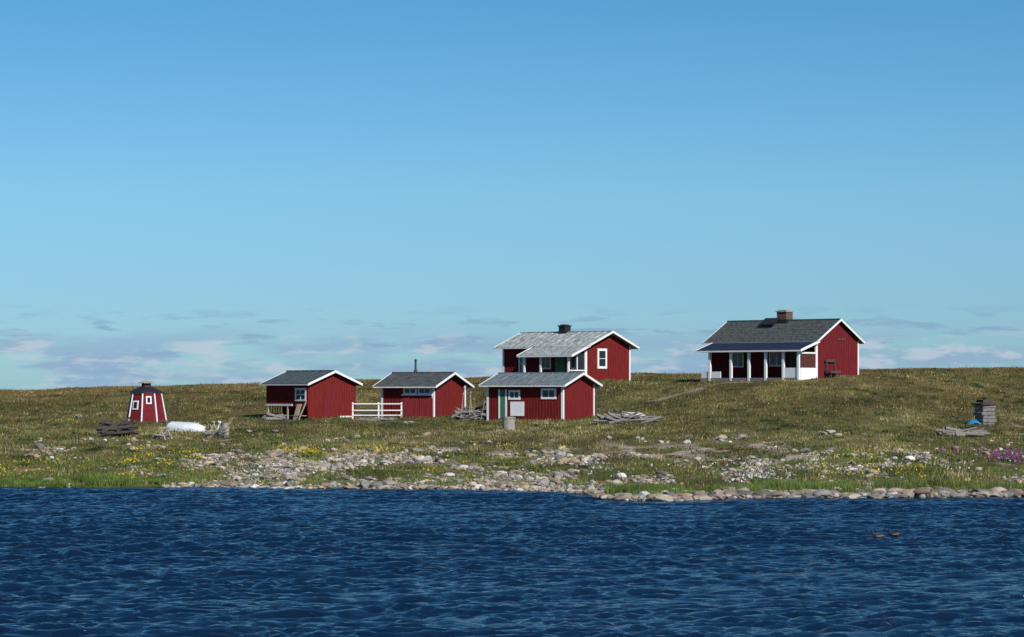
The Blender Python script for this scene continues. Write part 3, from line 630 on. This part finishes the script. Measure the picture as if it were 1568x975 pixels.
# ------------------------------------------------------------------ sky, sun, camera
sd=Vector((.46,-.69,.59)).normalized(); el=math.asin(sd.z); az=math.atan2(sd.x,sd.y)
w=bpy.data.worlds.new('World'); sc.world=w; w.use_nodes=True; nt=w.node_tree; bg=nt.nodes['Background']; bg.inputs['Strength'].default_value=.1
sk=N(nt,'ShaderNodeTexSky'); sk.sky_type='NISHITA'; sk.sun_disc=False; sk.sun_elevation=el; sk.sun_rotation=az; sk.air_density=1.0; sk.dust_density=.15; sk.ozone_density=3.0; sk.altitude=0
tc=N(nt,'ShaderNodeTexCoord'); sp=N(nt,'ShaderNodeSeparateXYZ'); nt.links.new(tc.outputs['Generated'],sp.inputs[0])
def layer(scale,lo,hi,env,seed,detail=7):
    mp=N(nt,'ShaderNodeMapping'); mp.inputs['Scale'].default_value=scale; mp.inputs['Location'].default_value=(seed,0,seed*.37); nt.links.new(tc.outputs['Generated'],mp.inputs[0])
    nz=N(nt,'ShaderNodeTexNoise'); nz.inputs['Scale'].default_value=1; nz.inputs['Detail'].default_value=detail; nz.inputs['Roughness'].default_value=.55; nt.links.new(mp.outputs[0],nz.inputs['Vector'])
    r=N(nt,'ShaderNodeValToRGB'); r.color_ramp.elements[0].position=lo; r.color_ramp.elements[1].position=hi; nt.links.new(nz.outputs['Fac'],r.inputs[0])
    e_=N(nt,'ShaderNodeValToRGB'); cr=e_.color_ramp; mrr=N(nt,'ShaderNodeMapRange'); mrr.inputs[1].default_value=0; mrr.inputs[2].default_value=.05; nt.links.new(sp.outputs['Z'],mrr.inputs[0]); nt.links.new(mrr.outputs[0],e_.inputs[0])
    cr.elements[0].position=env[0][0]; cr.elements[0].color=(env[0][1],)*3+(1,); cr.elements[1].position=env[-1][0]; cr.elements[1].color=(env[-1][1],)*3+(1,)
    for p,v in env[1:-1]:
        q=cr.elements.new(p); q.color=(v,v,v,1)
    mu=N(nt,'ShaderNodeMath',operation='MULTIPLY'); nt.links.new(r.outputs[0],mu.inputs[0]); nt.links.new(e_.outputs[0],mu.inputs[1]); return mu.outputs[0]
# haze / air-colour correction of the analytic sky with elevation
tr=N(nt,'ShaderNodeValToRGB'); nt.links.new(sp.outputs['Z'],tr.inputs[0]); cr=tr.color_ramp
cr.elements[0].position=0; cr.elements[0].color=(.36,.64,1.0,1); cr.elements[1].position=.6; cr.elements[1].color=(.28,.58,.88,1)
for p,cc in((.035,(.38,.66,1.0)),(.07,(.42,.70,.98)),(.14,(.28,.65,.87)),(.25,(.24,.56,.83))):
    q=cr.elements.new(p); q.color=(*cc,1)
mt=N(nt,'ShaderNodeMixRGB',blend_type='MULTIPLY'); mt.inputs[0].default_value=1; nt.links.new(sk.outputs[0],mt.inputs[1]); nt.links.new(tr.outputs[0],mt.inputs[2])
prev=mt.outputs[0]
def mixc(prev,fac,col):
    mx=N(nt,'ShaderNodeMixRGB'); nt.links.new(fac,mx.inputs[0]); nt.links.new(prev,mx.inputs[1]); mx.inputs[2].default_value=(*col,1); return mx.outputs[0]
prev=mixc(prev,layer((24,24,130),.42,.56,[(0,.85),(.2,.9),(.36,.6),(.46,.15),(.52,0)],3.1,9),(2.8,4.2,6.0))
prev=mixc(prev,layer((52,52,210),.51,.61,[(0,.6),(.15,.8),(.34,.75),(.42,.15),(.48,0)],11.7,10),(5.0,5.8,6.8))
prev=mixc(prev,layer((42,42,260),.55,.63,[(0,0),(.15,.25),(.3,.5),(.45,.65),(.55,.3),(.62,0)],27.3,9),(2.2,3.6,5.4))
nt.links.new(prev,bg.inputs['Color'])
sl_=bpy.data.lights.new('sun','SUN'); sl_.energy=4.8; sl_.angle=math.radians(.5); sl_.color=(1,.96,.9); so=bpy.data.objects.new('sun',sl_); so.rotation_euler=(-sd).to_track_quat('-Z','Y').to_euler(); sc.collection.objects.link(so)
cd=bpy.data.cameras.new('camera'); cd.lens=100; cd.sensor_width=36; cd.clip_end=60000; cd.clip_start=.5; cd.shift_y=112.5/1568
co=bpy.data.objects.new('camera',cd); co.location=(0,0,CH); co.rotation_euler=(math.radians(90),0,0); sc.collection.objects.link(co); sc.camera=co
sc.view_settings.view_transform='Standard'; sc.view_settings.look='None'; sc.view_settings.exposure=0
